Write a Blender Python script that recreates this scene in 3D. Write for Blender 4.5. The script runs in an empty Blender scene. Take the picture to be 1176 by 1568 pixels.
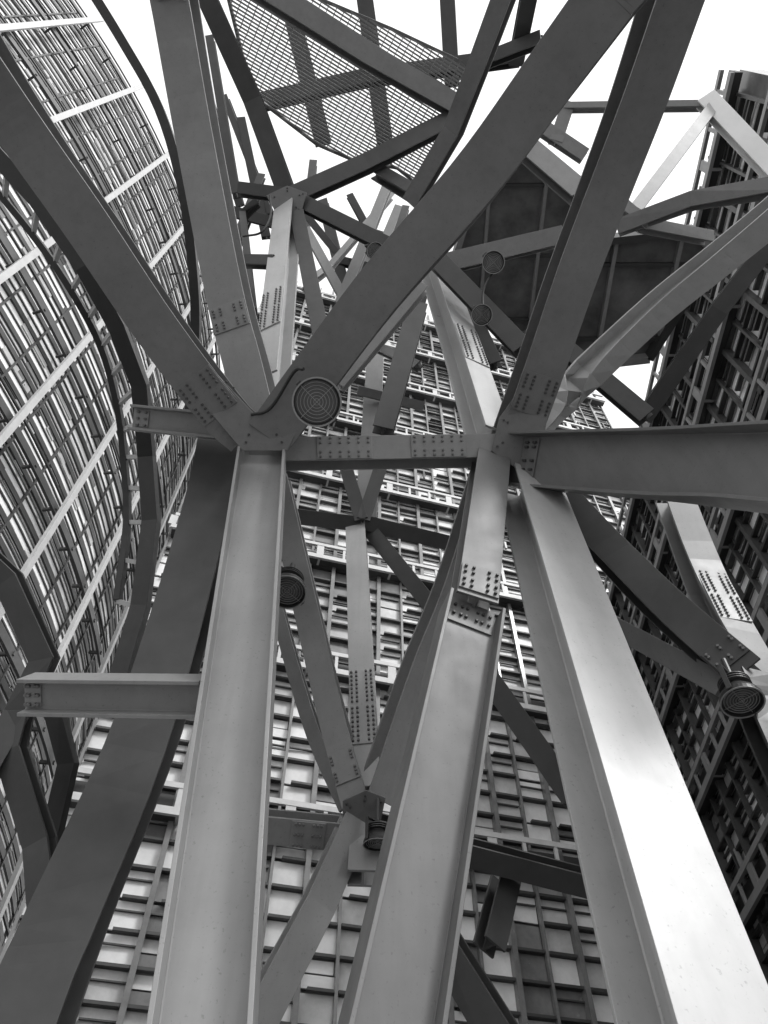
import bpy, bmesh, math, random
from mathutils import Vector as V, Matrix
random.seed(7)
# Node coordinates of the steelwork, centimetres (x east, y north, z up)
NODES='''colL: -82,522,0 -165,512,1034
colM: -79,557,0 5,548,363 94,539,747
colM2: 94,539,747 152,538,1065
colR: 152,410,0 169,459,339 204,570,1055
tie: -184,523,1045 173,531,1070
m1: -187,492,1048 -219,461,1058 -290,363,1090 -360,248,1122 -412,165,1143 -447,92,1145 -472,11,1129 -500,-130,1090
m2: -176,505,1100 -200,444,1167 -231,365,1247 -278,166,1387 -300,7,1449 -294,-44,1412 -285,-200,1380
m3: -153,490,1038 -103,430,1067 -7,313,1100 105,191,1125 183,84,1126 236,5,1109 256,-28,1095 330,-150,1060
m4: 184,528,1084 216,428,1118 251,317,1159 287,213,1195 315,109,1207 334,5,1206 340,-60,1190 350,-200,1150
m6: 217,526,1110 284,477,1169 382,370,1183 443,288,1154 487,211,1111 530,120,1060
m7: 173,542,1062 248,467,932 314,402,819 352,326,689
m8: 238,587,1080 302,614,951 343,611,831 394,607,712
m9: 303,725,934 382,631,719
m10: 469,667,1158 465,697,966 445,674,762 403,630,513 340,560,0
m11: 397,607,712 385,607,589 370,600,0
l1: -359,498,1106 -219,499,1080
l2: -334,535,628 -162,521,613
dk1: -240,546,1145 -248,609,1003 -267,682,720 -297,714,515 -306,716,391 -330,720,0
dk2: -181,581,1157 -231,636,1058 -273,715,905 -297,761,726
vl: -158,592,1088 -76,758,826 -32,810,692
vr: 155,591,1114 95,687,961 45,740,850 -13,803,696
vl2: -194,754,1097 -109,835,857 -43,831,701
ecol: -53,818,1284 -21,806,707
ecol2: -18,736,2086 -35,831,1312
el: -188,778,1263 -46,810,1278
er: -34,808,1279 137,842,1255
er2: -28,823,1280 91,865,1093 161,893,999
ev1: -40,802,1271 -81,749,1418
ev2: -40,802,1271 0,749,1418
fl: -160,800,662 -33,819,661
fr: -22,828,679 94,863,667 277,920,651
fd: -33,796,665 -72,800,565 -124,793,447 -330,775,0
fd2: -22,811,679 -23,793,593
fx: 138,789,902 237,821,708
fx2: 40,864,605 119,838,452 330,780,0
fx3: 155,921,663 122,908,574
ccol: -208,368,1880 -171,485,1188
bcol: 111,503,1883 141,530,1449 158,543,1110
br1: 64,485,1530 28,553,1384 -2,610,1271
br2: 61,373,1302 -67,487,1186
br3: -182,380,1786 -102,513,1364
t1: -331,222,2202 -45,168,2240 329,126,2269
t2: -255,-16,2490 -156,314,2259
t3: -54,-16,2490 3,317,2257
t4: 161,-16,2490 175,191,2346
t5: -276,-23,2007 -40,108,2037 176,217,2083
t6: 209,-27,1644 169,97,1679 132,211,1721 56,346,1749
t7: 317,-13,2122 321,135,2263
t8: -209,364,1858 -41,311,1956 168,232,2073
t9: -375,-23,2007 -283,189,1981 -208,368,1880
t10: -209,357,1863 16,422,1696
t11: -20,333,2002 89,346,1749
t12: -315,346,1871 -209,357,1863
t13: -292,444,1681 -202,416,1578
t14: -290,392,1961 -324,417,1944 -265,530,1620
t15: 178,155,2249 363,84,2176
t16: -208,526,2233 -57,626,1797
t17: 21,403,2319 -102,589,1823
u1: -470,99,2532 -379,424,2182
u2: -472,253,2669 -321,515,2363
u3: -416,603,2057 -346,447,2289
u4: -181,507,2491 -71,765,2066
u5: -126,621,2289 92,632,2159
u6: 43,523,2479 -71,693,2117
u7: -206,617,2048 -147,606,2177 23,491,2502
u8: -229,449,2775 -245,651,2390
u9: 158,508,1758 228,617,1559
w1: -150,560,2500 60,600,2400
w2: -100,480,2450 20,640,2250
w3: -40,560,2500 -60,700,2000
w4: 60,480,2300 -30,640,1900
w5: 0,600,2400 110,560,2300
w6: -230,480,2300 -120,600,2250
w7: 110,560,2000 40,700,1700
w8: -30,650,1750 70,620,1560
w9: -140,600,1500 -60,700,1900
w10: -420,300,2600 -330,560,2300
w11: -530,240,2700 -430,520,2500
w12: -370,520,1950 -320,390,2250
w13: 800,400,1720 590,790,1650
w14: -380,430,2050 -250,450,2000
w15: -60,740,1700 90,780,1700
k1: -174,452,1028 -147,440,1024 -115,394,1032 -101,386,1025
k2: -282,397,1689 -242,385,1673 -227,363,1713 -231,335,1757
k3: 219,397,1542 182,435,1491 177,467,1445
r1: 286,259,1932 400,335,1757
r1b: 348,244,2064 461,306,2021
r2: 118,434,1626 360,402,1709
r3: 99,426,1644 251,527,1427
r4: 408,214,2086 710,198,1975
r4b: 695,186,1983 837,335,1757
r5: 710,201,1972 472,338,1632
r6: 410,337,1511 521,286,1485 622,244,1393
r7: 757,358,1618 656,507,1575 544,728,1543
r8: 360,585,1582 497,657,1409
r9: 410,300,1537 456,333,1514 593,365,1552
r10: 423,207,2090 393,281,2038
c1: -888,242,1944 -746,369,1855 -647,485,1774 -595,607,1749 -560,736,1720 -561,897,1668 -535,995,1539 -527,1087,1352 -541,1149,1187
c1b: -910,307,1947 -779,437,1856 -693,538,1785 -650,663,1771 -627,792,1730 -619,903,1677 -597,1006,1555 -584,1089,1375
c2: -1013,-89,3152 -854,119,3006 -727,310,2873 -653,519,2727 -630,760,2619 -636,956,2542 -658,1173,2390
c3: -515,540,881 -456,585,849 -404,649,780 -425,687,729 -451,717,635
c4: -425,684,731 -423,704,692 -372,752,610 -348,769,549 -347,782,443 -340,790,0
c5: -418,747,784 -393,785,734 -399,833,651 -386,846,581
gA: -186,493,1005 -248,433,1047 -218,412,1062 -166,458,1030 -115,408,1064 -95,436,1045 -127,493,1005
gB: 148,516,1044 159,479,1070 191,442,1096 229,457,1085 218,516,1044 191,541,1026
gC: -225,382,1797 -248,348,1820 -204,331,1832 -163,343,1824 -174,377,1801
gF: -48,796,653 -48,768,672 -21,758,679 2,765,674 -6,796,653 -29,814,640
lamps: -79,393,947 -126,635,888 -7,771,621 358,579,658 198,398,1517 172,462,1424 -17,413,1641
grate: -348,-58,2100 -203,-58,2100 -152,4,2100 17,63,2100 164,121,2100 219,169,2100 156,249,2100 99,395,2100 32,345,2100 -75,327,2100 -160,293,2100 -304,189,2100
s1: 233,296,2000 314,292,2000 451,372,2000 463,669,2000 328,739,2000 164,553,2000
s2: 444,404,1700 618,385,1700 669,430,1700 582,656,1700 397,679,1700 388,517,1700'''
PT={}
for ln in NODES.splitlines():
    k,r=ln.split(':'); PT[k]=[tuple(float(c)/100 for c in q.split(',')) for q in r.split()]

# ---------- materials
def mat(name,c,rough=.5,metal=0,var=.15,scale=3,bump=.0,spec=.5,streak=0):
    m=bpy.data.materials.new(name); m.use_nodes=True; n=m.node_tree.nodes; l=m.node_tree.links
    b=n['Principled BSDF']; b.inputs['Roughness'].default_value=rough; b.inputs['Metallic'].default_value=metal
    b.inputs['Specular IOR Level'].default_value=spec
    tc=n.new('ShaderNodeTexCoord'); nz=n.new('ShaderNodeTexNoise'); nz.inputs['Scale'].default_value=scale; nz.inputs['Detail'].default_value=10; nz.inputs['Roughness'].default_value=.65
    l.new(tc.outputs['Object'],nz.inputs['Vector'])
    r=n.new('ShaderNodeValToRGB'); a=max(0,c*(1-var)); z=min(1,c*(1+var))
    r.color_ramp.elements[0].position=.3; r.color_ramp.elements[1].position=.7
    r.color_ramp.elements[0].color=(a,a,a,1); r.color_ramp.elements[1].color=(z,z,z,1)
    l.new(nz.outputs['Fac'],r.inputs['Fac']); l.new(r.outputs['Color'],b.inputs['Base Color'])
    n2=n.new('ShaderNodeTexNoise'); n2.inputs['Scale'].default_value=scale*2.5; n2.inputs['Detail'].default_value=5; l.new(tc.outputs['Object'],n2.inputs['Vector'])
    mr=n.new('ShaderNodeMapRange'); mr.inputs['To Min'].default_value=max(.05,rough-.12); mr.inputs['To Max'].default_value=min(1,rough+.15)
    l.new(n2.outputs['Fac'],mr.inputs['Value']); l.new(mr.outputs['Result'],b.inputs['Roughness'])
    if bump:
        bp=n.new('ShaderNodeBump'); bp.inputs['Strength'].default_value=bump; bp.inputs['Distance'].default_value=.02
        l.new(n2.outputs['Fac'],bp.inputs['Height']); l.new(bp.outputs['Normal'],b.inputs['Normal'])
    if streak:
        mp=n.new('ShaderNodeMapping'); mp.inputs['Scale'].default_value=(9,9,.5); l.new(tc.outputs['Object'],mp.inputs['Vector'])
        n3=n.new('ShaderNodeTexNoise'); n3.inputs['Scale'].default_value=1.2; n3.inputs['Detail'].default_value=6; l.new(mp.outputs['Vector'],n3.inputs['Vector'])
        r3=n.new('ShaderNodeValToRGB'); r3.color_ramp.elements[0].position=.35; r3.color_ramp.elements[1].position=.55
        q=1-streak; r3.color_ramp.elements[0].color=(q,q,q,1); l.new(n3.outputs['Fac'],r3.inputs['Fac'])
        # fine speckle of dirt
        n4=n.new('ShaderNodeTexNoise'); n4.inputs['Scale'].default_value=38; n4.inputs['Detail'].default_value=3; l.new(tc.outputs['Object'],n4.inputs['Vector'])
        r4=n.new('ShaderNodeValToRGB'); r4.color_ramp.elements[0].position=.26; r4.color_ramp.elements[1].position=.36; r4.color_ramp.elements[0].color=(.7,.7,.7,1); l.new(n4.outputs['Fac'],r4.inputs['Fac'])
        mx=n.new('ShaderNodeMix'); mx.data_type='RGBA'; mx.blend_type='MULTIPLY'; mx.inputs[0].default_value=1
        l.new(r.outputs['Color'],mx.inputs[6]); l.new(r3.outputs['Color'],mx.inputs[7])
        my=n.new('ShaderNodeMix'); my.data_type='RGBA'; my.blend_type='MULTIPLY'; my.inputs[0].default_value=1
        l.new(mx.outputs[2],my.inputs[6]); l.new(r4.outputs['Color'],my.inputs[7]); l.new(my.outputs[2],b.inputs['Base Color'])
    return m
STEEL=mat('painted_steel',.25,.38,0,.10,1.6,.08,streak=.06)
MID=mat('shade_toned_steel',.155,.40,0,.12,1.6,.08,streak=.08)  # same paint toned down; the members' shade is built into this colour
SUNLIT=mat('sunlit_toned_steel',.42,.32,0,.08,1.6,.08,streak=.05)  # same paint lightened: sunlight on these members is put into the colour
DARK=mat('dark_and_shaded_steel',.05,.42,0,.2,2.2,.1)  # near-black for braces in shadow, shade put into the colour; also dark fittings
BLK=mat('black_louvre',.018,.45,0,.2,3)
SOF=mat('soffit_panel',.12,.5,0,.5,1.5,.1)
PANA=mat('cladding_light',.68,.4,0,.15,1.3)
PANB=mat('cladding_mid',.46,.35,0,.25,1.3)
PANC=mat('cladding_dark',.17,.2,0,.3,1.3)
RAIL=mat('rail_paint',.5,.45,0,.12,2)
LOUV=mat('louvre_grey',.045,.5,0,.2,2)
GLS=mat('lamp_glass',.05,.08,0,.1,8,0,.9)
CONC=mat('paving',.26,.8,0,.2,1,.3)
WHITE=mat('tower_cladding',.88,.5,0,.1,.8)

# ---------- mesh helper
class MB:
    def __init__(s): s.v=[]; s.f=[]; s.m=[]; s.mats=[]
    def mi(s,m):
        if m not in s.mats: s.mats.append(m)
        return s.mats.index(m)
    def box(s,c,a,b,d,m):
        k=len(s.v); i=s.mi(m)
        for x in(-1,1):
            for y in(-1,1):
                for z in(-1,1): s.v.append(c+a*x+b*y+d*z)
        for f in((0,1,3,2),(4,6,7,5),(0,4,5,1),(2,3,7,6),(0,2,6,4),(1,5,7,3)):
            s.f.append([k+q for q in f]); s.m.append(i)
    def sweep(s,rings,m,closed=False):
        i=s.mi(m); k=len(s.v); n=len(rings[0])
        for r in rings: s.v+=r
        N=len(rings)
        for j in range(N if closed else N-1):
            for q in range(n):
                s.f.append([k+j*n+q,k+j*n+(q+1)%n,k+((j+1)%N)*n+(q+1)%n,k+((j+1)%N)*n+q]); s.m.append(i)
        if not closed:
            s.f.append([k+q for q in range(n)][::-1]); s.f.append([k+(N-1)*n+q for q in range(n)]); s.m+=[i,i]
    def cyl(s,c,ax,r0,r1,h,m,n=8):
        ax=ax.normalized(); u=ax.orthogonal().normalized(); w=ax.cross(u)
        R=lambda cc,r:[cc+u*(r*math.cos(2*math.pi*q/n))+w*(r*math.sin(2*math.pi*q/n)) for q in range(n)]
        s.sweep([R(c,r0),R(c+ax*h,r1)],m)
    def obj(s,name,parent=None,bevel=0):
        me=bpy.data.meshes.new(name); me.from_pydata([tuple(p) for p in s.v],[],s.f)
        for m in s.mats: me.materials.append(m)
        me.polygons.foreach_set('material_index',s.m)
        me.update(); o=bpy.data.objects.new(name,me); bpy.context.scene.collection.objects.link(o)
        bm=bmesh.new(); bm.from_mesh(me); bmesh.ops.recalc_face_normals(bm,faces=bm.faces); bm.to_mesh(me); bm.free()
        if bevel:
            b=o.modifiers.new('bevel','BEVEL'); b.width=bevel; b.segments=2; b.limit_method='ANGLE'; b.angle_limit=math.radians(50)
        if parent: o.parent=parent
        return o
def empty(n):
    o=bpy.data.objects.new(n,None); bpy.context.scene.collection.objects.link(o); return o
S=V((0,-.574,-.819))   # downward-south reference normal of the inclined frame plane
def catmull(p,n=5):
    if len(p)<3: return p
    q=[p[0]*2-p[1]]+p+[p[-1]*2-p[-2]]; o=[]
    for i in range(1,len(q)-2):
        for j in range(n):
            t=j/n; a,b,c,d=q[i-1],q[i],q[i+1],q[i+2]
            o.append(.5*((2*b)+(c-a)*t+(2*a-5*b+4*c-d)*t*t+(3*b-a-3*c+d)*t**3))
    o.append(p[-1]); return o
def beam(par,name,key,kind,b,h,m=None,hint=None,spl=(),tf=.035,smooth=True):
    m=m or STEEL
    p=[V(q) for q in PT[key]]
    if smooth: p=catmull(p)
    mb=MB(); fr=[]; rings=[]
    for i,c in enumerate(p):
        t=((p[i+1] if i<len(p)-1 else c)-(p[i-1] if i>0 else c)).normalized()
        if hint: u=V(hint)
        elif kind[0]=='W': u=t.cross(S)
        else: u=S.copy()
        u=(u-t*u.dot(t)).normalized(); w=t.cross(u)
        if w.dot(S)<0 and kind[0]=='W': w=-w
        fr.append((c,t,u,w))
        H,B,tw=h/2,b/2,tf*.4
        if kind[0]=='B': pr=[(-H,-B),(H,-B),(H,B),(-H,B)]
        else: pr=[(-H,-B),(-H+tf,-B),(-H+tf,-tw),(H-tf,-tw),(H-tf,-B),(H,-B),(H,B),(H-tf,B),(H-tf,tw),(-H+tf,tw),(-H+tf,B),(-H,B)]
        rings.append([c+u*x+w*y for x,y in pr])
    if kind[0]=='B': mb.sweep(rings,m)
    else:
        n=lambda idx:[[r[i] for i in idx] for r in rings]
        mb.sweep(n((0,1,10,11)),m); mb.sweep(n((4,5,6,7)),m)
        H,tw=h/2-tf,tf*.4
        mb.sweep([[c+u*x+w*y for x,y in((-H,-tw),(H,-tw),(H,tw),(-H,tw))] for c,t,u,w in fr],m)
        for sx in(-1,1):
            for sy in(-1,1):
                mb.sweep([[c+u*x+w*y for x,y in((sx*(H-.001),sy*tw),(sx*(H-.014),sy*(tw-.002)),(sx*(H-.001),sy*(tw+.014)))] for c,t,u,w in fr],m)
    o=mb.obj(name,par,.007)
    L=[0]
    for i in range(1,len(p)): L.append(L[-1]+(p[i]-p[i-1]).length)
    def at(sd):
        i=max(k for k in range(len(L)) if L[k]<=sd); i=min(i,len(p)-2); t=(p[i+1]-p[i]).normalized()
        return p[i]+t*(sd-L[i]),t,fr[i][2],fr[i][3]
    for (s0,ln,nr,nc) in spl:
        c,t,u,w=at(s0*L[-1])
        if kind[0]=='W': nrm,acr,off,wid=w,u,tf*.4,h-2*tf-.06
        else: nrm,acr,off,wid=u,w,h/2,b*.96
        if nrm.dot(S)<0: nrm=-nrm
        ms=MB(); ms.box(c+nrm*(off+.012),t*ln/2,acr*wid/2,nrm*.010,m)
        for side in(-1,1):
            for a in range(nr):
                for q in range(nc):
                    x=side*(.06+(ln/2-.11)*a/max(1,nr-1)); 
                    y=(q/(nc-1)-.5)*wid*.8 if nc>1 else 0
                    if nc>=4 and q in(nc//2-1,nc//2) : y*=1.5
                    ms.cyl(c+nrm*(off+.022)+t*x+acr*y,nrm,.020,.017,.03,MID if m is not MID else DARK,6)
        ms.obj(name+'_splice_plate',o,.003)
    return o

F=empty('steel_frame')
A_=lambda x:(S.x+x,S.y,S.z)
beam(F,'left_column','colL','W',.46,.62,hint=(1,.05,0),smooth=False)
beam(F,'middle_column','colM','W',.40,.62,MID,spl=[(.985,.34,1,6)])
beam(F,'middle_column_head','colM2','F',.46,.4,MID,spl=[(.08,.4,2,4)],smooth=False)
beam(F,'right_column','colR','F',.62,.62,SUNLIT,hint=(.25,-1,0))
beam(F,'tie_beam','tie','F',.34,.5,spl=[(.36,.75,3,4),(.72,.75,3,4)],smooth=False,hint=(0,-.75,-.66))
beam(F,'inclined_beam_a','m1','F',.58,.5,MID,spl=[(.10,.6,4,4)],hint=A_(-.1))
beam(F,'inclined_beam_b','m2','F',.56,.5,spl=[(.19,.4,3,4)],hint=A_(-.12))
beam(F,'inclined_beam_c','m3','F',.62,.55,MID,hint=A_(.15))
beam(F,'inclined_beam_d','m4','F',.56,.55,MID,spl=[(.10,.55,4,4)],hint=A_(.15))
beam(F,'inclined_beam_e','m6','F',.34,.42,SUNLIT,hint=(.4,-.5,.3))
beam(F,'haunched_girder','m7','W',.42,.74,MID,spl=[(.12,.3,3,5)])
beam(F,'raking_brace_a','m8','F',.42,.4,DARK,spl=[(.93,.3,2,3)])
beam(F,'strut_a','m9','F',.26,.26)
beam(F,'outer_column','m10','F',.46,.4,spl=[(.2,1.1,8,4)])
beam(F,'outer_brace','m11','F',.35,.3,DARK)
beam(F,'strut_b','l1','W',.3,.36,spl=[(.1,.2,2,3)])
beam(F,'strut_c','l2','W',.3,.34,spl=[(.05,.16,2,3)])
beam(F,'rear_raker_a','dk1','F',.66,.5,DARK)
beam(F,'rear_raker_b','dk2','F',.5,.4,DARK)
beam(F,'v_brace_a','vl','F',.34,.3,spl=[(.9,.4,3,2)])
beam(F,'v_brace_b','vr','F',.36,.34,hint=A_(.4))
beam(F,'v_brace_c','vl2','F',.2,.2)
beam(F,'inner_post','ecol','F',.36,.3,SUNLIT,spl=[(.78,1.3,8,4)],smooth=False)
beam(F,'inner_post_upper','ecol2','F',.42,.3,smooth=False)
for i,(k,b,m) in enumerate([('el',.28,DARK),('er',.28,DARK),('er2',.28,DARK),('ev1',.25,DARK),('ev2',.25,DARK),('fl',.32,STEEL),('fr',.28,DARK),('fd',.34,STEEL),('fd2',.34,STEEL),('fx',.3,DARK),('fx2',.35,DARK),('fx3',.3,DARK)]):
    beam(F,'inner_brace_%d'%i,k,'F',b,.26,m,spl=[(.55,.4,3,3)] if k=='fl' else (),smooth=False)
beam(F,'upper_post_a','ccol','F',.44,.4,SUNLIT,spl=[(.72,1.2,7,4)],smooth=False,hint=A_(-.3))
beam(F,'upper_post_b','bcol','F',.50,.5,SUNLIT,spl=[(.62,1.4,8,4)],hint=A_(.35))
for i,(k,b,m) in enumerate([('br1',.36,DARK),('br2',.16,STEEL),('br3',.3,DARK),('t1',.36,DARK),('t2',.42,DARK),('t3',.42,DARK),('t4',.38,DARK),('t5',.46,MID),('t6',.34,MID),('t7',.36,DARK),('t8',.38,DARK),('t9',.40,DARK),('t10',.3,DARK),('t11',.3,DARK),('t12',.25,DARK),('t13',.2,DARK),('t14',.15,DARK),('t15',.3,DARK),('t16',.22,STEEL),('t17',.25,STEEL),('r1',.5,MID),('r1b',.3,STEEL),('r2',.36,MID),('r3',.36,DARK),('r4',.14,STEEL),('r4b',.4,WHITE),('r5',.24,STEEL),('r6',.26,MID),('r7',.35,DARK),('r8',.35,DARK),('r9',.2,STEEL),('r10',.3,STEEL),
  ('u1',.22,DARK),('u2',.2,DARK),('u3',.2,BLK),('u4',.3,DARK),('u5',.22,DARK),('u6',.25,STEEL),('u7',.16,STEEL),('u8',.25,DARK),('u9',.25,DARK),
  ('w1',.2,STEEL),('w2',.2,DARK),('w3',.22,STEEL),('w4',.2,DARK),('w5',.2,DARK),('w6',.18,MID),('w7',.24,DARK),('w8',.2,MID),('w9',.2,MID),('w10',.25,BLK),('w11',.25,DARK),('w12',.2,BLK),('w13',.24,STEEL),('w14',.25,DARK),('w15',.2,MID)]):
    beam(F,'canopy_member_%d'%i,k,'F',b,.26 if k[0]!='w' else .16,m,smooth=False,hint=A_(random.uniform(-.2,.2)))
for i,k in enumerate(('k1','k2','k3')):
    p=catmull([V(q) for q in PT[k]],6); mb=MB()
    for a,b in zip(p[:-1],p[1:]): mb.cyl(a,b-a,.022,.022,(b-a).length,BLK,8)
    mb.obj('conduit_%d'%i,F)
for i,k in enumerate(('colL','colM','colR')):
    c=V(PT[k][0]); mb=MB(); mb.box(c+V((0,0,.03)),V((.55,0,0)),V((0,.55,0)),V((0,0,.03)),STEEL)
    for x in(-.45,.45):
        for y in(-.45,0,.45): mb.cyl(c+V((x,y,.06)),V((0,0,1)),.03,.03,.08,MID,6)
    mb.obj('base_plate_%d'%i,F)
def plate(par,name,key,m,th):
    p=[V(q) for q in PT[key]]; mb=MB(); n=S
    mb.sweep([[q+n*th/2 for q in p],[q-n*th/2 for q in p]],m)
    c=sum(p,V())/len(p)
    for q in p:
        for f in(.62,.8): mb.cyl(c.lerp(q,f)+n*th/2,n,.018,.016,.025,DARK,6)
    return mb.obj(name,par,.004)
for k in('gA','gB','gC','gF'): plate(F,'gusset_'+k[1:].lower(),k,MID,.03)

# curved gallery beams
G=empty('curved_gallery_rail')
beam(G,'gallery_beam','c1','B',.36,.3,BLK,smooth=False); beam(G,'gallery_beam_inner','c1b','B',.14,.2,BLK)
beam(G,'upper_gallery_beam','c2','B',.3,.3,BLK)
beam(G,'lower_gallery_beam','c3','F',.30,.2,DARK,smooth=False); beam(G,'lower_gallery_arm','c4','F',.3,.2,DARK,smooth=False); beam(G,'lower_gallery_rib','c5','B',.22,.16,BLK,smooth=False)
a=catmull([V(q) for q in PT['c1']],2); b=catmull([V(q) for q in PT['c1b']],2); mb=MB()
for i in range(min(len(a),len(b))):
    d=b[i]-a[i]; t=d.normalized(); u=t.orthogonal().normalized(); mb.box((a[i]+b[i])/2,d/2,u*.05,t.cross(u)*.05,RAIL)
mb.obj('gallery_rungs',G)

# grating
def clip(poly,y):
    xs=[]
    for i in range(len(poly)):
        a,b=poly[i],poly[(i+1)%len(poly)]
        if (a[1]<=y)!=(b[1]<=y): xs.append(a[0]+(b[0]-a[0])*(y-a[1])/(b[1]-a[1]))
    return sorted(xs)
pg=[V(q) for q in PT['grate']]; ang=.5; rot=Matrix.Rotation(ang,3,'Z'); inv=rot.inverted(); pl=[inv@q for q in pg]
g=MB(); z=pl[0].z
y=min(q.y for q in pl)
while y<max(q.y for q in pl):
    xs=clip(pl,y)
    for a,b in zip(xs[::2],xs[1::2]): g.box(rot@V(((a+b)/2,y,z)),rot@V(((b-a)/2,0,0)),rot@V((0,.018,0)),V((0,0,.015)),STEEL)
    y+=.07
pt=[(q.y,q.x) for q in pl]; x=min(q.x for q in pl)
while x<max(q.x for q in pl):
    xs=clip(pt,x)
    for a,b in zip(xs[::2],xs[1::2]): g.box(rot@V((x,(a+b)/2,z+.03)),rot@V((.008,0,0)),rot@V((0,(b-a)/2,0)),V((0,0,.02)),STEEL)
    x+=.17
for i in range(len(pg)):
    a,b=pg[i],pg[(i+1)%len(pg)]; d=b-a; t=d.normalized(); g.box((a+b)/2+V((0,0,.07)),d/2,V((-t.y,t.x,0))*.035,V((0,0,.05)),MID)
g.obj('canopy_grating')
# soffits
for k in('s1','s2'):
    e=empty('canopy_soffit'); p=[V(q) for q in PT[k]]; mb=MB(); up=V((0,0,.12))
    mb.sweep([[q for q in p],[q+up for q in p]],SOF); mb.obj('panel',e)
    rb=MB()
    for i in range(len(p)):
        a,b=p[i],p[(i+1)%len(p)]; d=(b-a); t=d.normalized(); w=V((-t.y,t.x,0))
        rb.box((a+b)/2-V((0,0,.1)),d/2,w*.07,V((0,0,.16)),STEEL if i%2 else DARK)
    x1=max(q.x for q in p); xx=min(q.x for q in p)+.8
    pt=[(q.y,q.x) for q in p]
    while xx<x1-.2:
        ys=clip(pt,xx)
        for a,b in zip(ys[::2],ys[1::2]): rb.box(V((xx,(a+b)/2,p[0].z-.07)),V((.04,0,0)),V((0,(b-a)/2,0)),V((0,0,.068)),STEEL)
        xx+=1.3
    yy=min(q.y for q in p)+.7
    while yy<max(q.y for q in p):
        xs=clip([(q.x,q.y) for q in p],yy)
        for a,b in zip(xs[::2],xs[1::2]): rb.box(V(((a+b)/2,yy,p[0].z-.05)),V(((b-a)/2,0,0)),V((0,.04,0)),V((0,0,.047)),DARK)
        yy+=1.6
    rb.obj('ribs',e)

# floodlights
def lamp(c,r,ax,back):
    e=empty('floodlight'); ax=ax.normalized(); c=V(c); mb=MB(); n=32
    u=ax.orthogonal().normalized(); w=ax.cross(u)
    R=lambda z,rr:[c+ax*z+u*(rr*math.cos(2*math.pi*q/n))+w*(rr*math.sin(2*math.pi*q/n)) for q in range(n)]
    def ann(mb,r0,r1,z0,z1,m):
        mb.sweep([[c+ax*z+(u*math.cos(2*math.pi*q/n)+w*math.sin(2*math.pi*q/n))*rr for rr,z in((r0,z0),(r1,z0),(r1,z1),(r0,z1))] for q in range(n)],m,True)
    mb.sweep([R(-r*1.5,r*.3),R(-r*1.35,r*.5),R(-r*.7,r*.62),R(-r*.3,r*.93),R(-.1*r,r)],BLK)
    ann(mb,r*.93,r*1.0,-.1*r,.12*r,BLK)
    for f in(-1.2,-1.05,-.9): ann(mb,r*.5,r*.78,f*r,f*r+.05*r,DARK)
    mb.obj('housing',e)
    l=MB(); l.sweep([R(-.095*r,r*.92),R(-.05*r,r*.5),R(-.04*r,r*.1)],GLS)
    for f in(.82,.68,.54,.40,.27,.14): ann(l,r*(f-.022),r*f,-.04*r,.0,STEEL)
    for q in range(2):
        a=q*math.pi/2; d=u*math.cos(a)+w*math.sin(a); l.box(c+ax*.015*r,d*r*.93,d.cross(ax)*r*.012,ax*r*.012,STEEL)
    ann(l,r*.96,r*1.03,.12*r,.15*r,STEEL)
    l.obj('lens',e)
    y=MB(); s=u
    for sg in(-1,1): y.box(c+s*sg*r*1.08-ax*r*.7,s*r*.03,w*r*.12,ax*r*.75,DARK)
    y.box(c-ax*r*1.5,s*r*1.11,w*r*.12,ax*r*.04,DARK); y.cyl(c-ax*r*1.5,-ax,r*.14,r*.14,back,DARK,10); y.obj('yoke',e)
Lp=PT['lamps']
lamp(Lp[0],.285,V((.12,-.42,-.9)),.5)
lamp(Lp[1],.25,V((0,-.15,-1)),.3)
lamp(Lp[2],.16,V((0,.1,-1)),.3)
lamp(Lp[3],.21,V((-.1,-.1,-1)),.3)
lamp(Lp[4],.20,V((0,-.4,-.9)),.4); lamp(Lp[5],.18,V((0,-.3,-.9)),.4); lamp(Lp[6],.17,V((.3,-.3,-.9)),.4)

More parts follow.
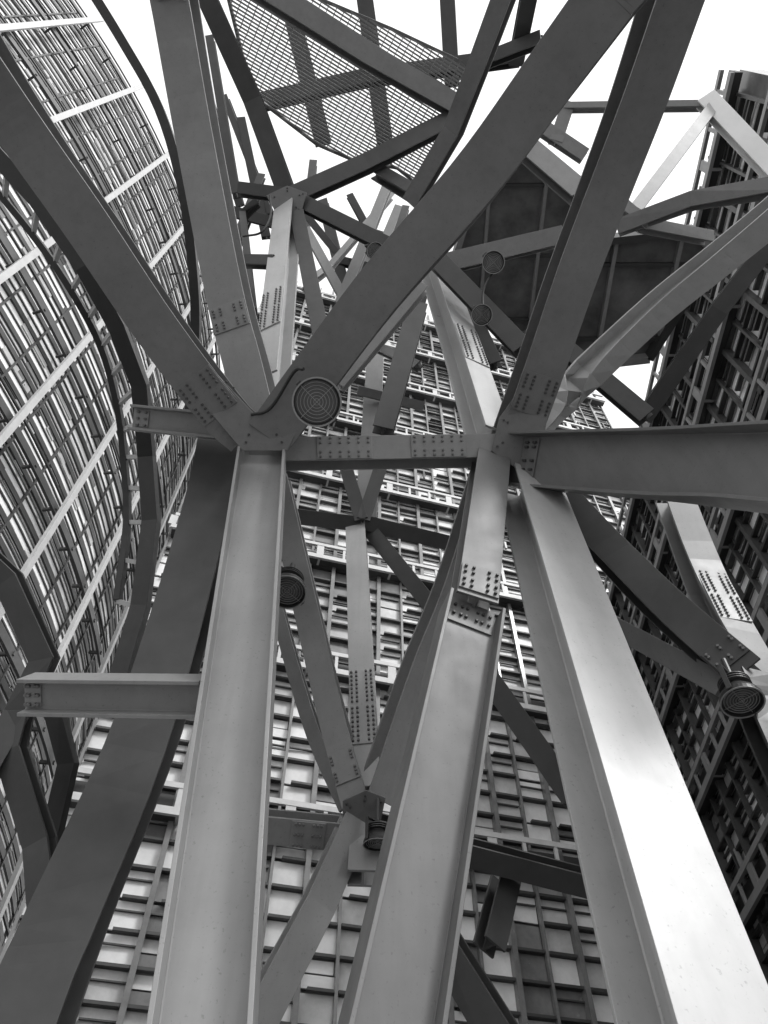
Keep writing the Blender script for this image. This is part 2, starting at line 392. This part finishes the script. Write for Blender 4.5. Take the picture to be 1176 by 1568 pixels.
# ---------- flat facades
def facade(name,o,u,nv,length,height,fl,sl,bay,pans,rail,louv,mull,proud=.5,seed=1,pans2=None,zsw=0):
    rnd=random.Random(seed); e=empty(name); up=V((0,0,1)); o=V(o)
    w=MB(); nb=int(length/bay); nr=int(height/sl)
    w.box(o+u*length/2-nv*.6+up*height/2,u*length/2,nv*.35,up*height/2,PANC)
    w.obj('wall_core',e)
    p=MB(); s=MB()
    for i in range(nb):
        run=0
        for j in range(nr):
            ps=pans2 if (pans2 and j*sl>zsw+rnd.uniform(-3,3)) else pans
            if run<=0: mm=rnd.choices(ps,(6,3,1.6))[0]; run=rnd.randint(1,4)
            run-=1
            c=o+u*((i+.5)*bay)+up*((j+.5)*sl)-nv*(.1+rnd.random()*.02)
            tl=rnd.uniform(-.02,.02)
            if rnd.random()<.12:
                p.box(c-up*sl*.22,u*(bay/2-.03),nv*.03,up*(sl*.2),mm); p.box(c+up*sl*.23,u*(bay/2-.06),nv*.02,up*(sl*.19),rnd.choice(ps))
            else: p.box(c,u*(bay/2-.03)+nv*tl,nv*.03,up*(sl/2-.05)+nv*rnd.uniform(-.015,.015),mm)
            if rnd.random()<.96:
                a=rnd.choice((0,0,0,0,.1)); 
                s.box(o+u*((i+.5+a)*bay)+up*(j*sl)+nv*.05,u*(bay*(.44-a)),nv*.08,up*.04,louv)
            if rnd.random()<.5: s.box(o+u*((i+.5)*bay)+up*((j+.62)*sl)-nv*.02,u*(bay*.42),nv*.04,up*.02,louv)
            if rnd.random()<.03: s.box(o+u*((i+rnd.uniform(.25,.75))*bay)+up*((j+.5)*sl)+nv*.1,u*.05,nv*.06,up*rnd.uniform(.2,.45),rnd.choice((louv,rail)))
    p.obj('cladding_panels',e); s.obj('louvres',e)
    r=MB()
    for i in range(nb+1):
        r.box(o+u*i*bay+nv*.06+up*height/2,u*(.08 if i%2 else .045),nv*(.14 if i%2 else .08),up*height/2,mull)
    j=0
    while j*fl<height:
        zz=j*fl+1.2
        for dz,t in((0,.12),(.85,.09)):
            r.box(o+u*length/2+nv*(proud)+up*(zz+dz),u*length/2,nv*.06,up*t,rail)
        r.box(o+u*length/2+nv*(proud*.5)+up*(zz-.05),u*length/2,nv*proud*.3,up*.04,louv)
        r.box(o+u*length/2+nv*(.1)+up*(zz+.45),u*length/2,nv*.1,up*.3,louv)
        q=0;k=0
        while q<length:
            r.box(o+u*q+nv*(proud+.003)+up*(zz+.43),u*(.16 if k%3==0 else .06),nv*.04,up*.32,rail)
            if k%3==0: r.box(o+u*(q)+nv*(proud/2)+up*zz,u*.05,nv*proud/2,up*.1,rail)
            q+=1.1;k+=1
        j+=1
    r.obj('gallery_rails',e)
    return e
t=.27; ub=V((1,t,0)).normalized(); nb_=V((t,-1,0)).normalized()
facade('louvred_office_building',V((-9.4,22-9.4*t,0)),ub,nb_,27.5,64,6.6,.86,1.05,(PANA,PANB,PANC),RAIL,LOUV,PANC,.55,3)
facade('shade_toned_louvred_building',V((11.3,24.6,0)),V((0,-1,0)),V((-1,0,0)),22.6,29.5,3.9,.7,1.0,(PANC,PANB,DARK),STEEL,BLK,DARK,.4,5,(WHITE,PANA,PANB),15)  # dark lower panels carry the unlit side's shade in their colour

# ---------- round tower
T=empty('round_louvred_tower'); C=V((-52,21,0)); R0=38.5
def arc(mb,r,z,dr,dz,m,a0=-62,a1=62,st=2):
    rings=[]; a=a0
    while a<=a1:
        d=V((math.cos(math.radians(a)),math.sin(math.radians(a)),0))
        rings.append([C+d*(r+x)+V((0,0,z+y)) for x,y in((-dr,-dz),(dr,-dz),(dr,dz),(-dr,dz))]); a+=st
    mb.sweep(rings,m)
H=58
w=MB(); arc(w,R0-.5,H/2,.3,H/2,WHITE); w.obj('curved_wall',T)
s=MB(); z=.6; k=0
while z<H:
    arc(s,R0-.16,z,.055,.14,LOUV)
    st=1.2 if k%3 else .8
    if k%3 or z<30: arc(s,R0-.17,z+st*.5,.03,.035,LOUV)
    if z<26: arc(s,R0-.17,z+st*.75,.03,.03,PANC)
    z+=st; k+=1
s.obj('louvres',T)
s=MB(); z=2
while z<H:
    arc(s,R0+.5,z,.06,.2,DARK); arc(s,R0+.5,z+.8,.04,.05,BLK); z+=6
for i in range(-40,41):
    a=i*1.5; d=V((math.cos(math.radians(a)),math.sin(math.radians(a)),0)); tt=V((-d.y,d.x,0))
    if i%2: s.box(C+d*(R0-.15)+V((0,0,H/2)),tt*.04,d*.06,V((0,0,H/2)),LOUV)
    if i%4==0: s.box(C+d*(R0+.9)+V((0,0,H/2)),tt*.14,d*.08,V((0,0,H/2)),RAIL)
    z=2
    while z<H:
        if i%2==0: s.box(C+d*(R0+.3)+V((0,0,z)),tt*.05,d*.3,V((0,0,.07)),DARK)
        z+=6
s.obj('gallery_ribs',T)
rr=random.Random(4); s=MB()
for _ in range(2600):
    a=rr.uniform(-58,58); z=.6+1.0*int(H*rr.random()**1.3-1); z=max(z,.8); d=V((math.cos(math.radians(a)),math.sin(math.radians(a)),0)); tt=V((-d.y,d.x,0))
    s.box(C+d*(R0-.18)+V((0,0,z+.25+.5*rr.random())),tt*rr.uniform(.2,1.2),d*.025,V((0,0,rr.uniform(.04,.25))),rr.choice([PANC,PANB,LOUV,PANB]))
s.obj('window_panels',T)

# ground
g=MB(); g.box(V((0,0,-.1)),V((600,0,0)),V((0,600,0)),V((0,0,.1)),CONC); g.obj('paved_ground')

# ---------- light
sc=bpy.context.scene
w=bpy.data.worlds.new('World'); sc.world=w; w.use_nodes=True; n=w.node_tree.nodes; l=w.node_tree.links
sun=V((.55,-.50,.67)).normalized()
sky=n.new('ShaderNodeTexSky'); sky.sky_type='NISHITA'; sky.sun_disc=False; sky.sun_elevation=math.asin(sun.z); sky.sun_rotation=math.radians(132); sky.dust_density=4
bw=n.new('ShaderNodeRGBToBW'); l.new(sky.outputs[0],bw.inputs[0])
ma=n.new('ShaderNodeMath'); ma.operation='MULTIPLY_ADD'; ma.inputs[1].default_value=.6; ma.inputs[2].default_value=8; l.new(bw.outputs[0],ma.inputs[0])
bg=n['Background']; l.new(ma.outputs[0],bg.inputs['Color']); bg.inputs['Strength'].default_value=.14
sl=bpy.data.lights.new('sun','SUN'); sl.energy=1.7; sl.angle=math.radians(12); so=bpy.data.objects.new('sun',sl); sc.collection.objects.link(so)
so.rotation_euler=sun.to_track_quat('Z','Y').to_euler()
cd=bpy.data.cameras.new('camera'); co=bpy.data.objects.new('camera',cd); sc.collection.objects.link(co); sc.camera=co
co.location=(0,0,1.6); co.rotation_euler=(math.radians(90+55),0,0)
cd.sensor_fit='VERTICAL'; cd.sensor_height=36; cd.lens=26; cd.clip_start=.05; cd.clip_end=2000
sc.view_settings.view_transform='Standard'; sc.view_settings.look='None'; sc.view_settings.exposure=0
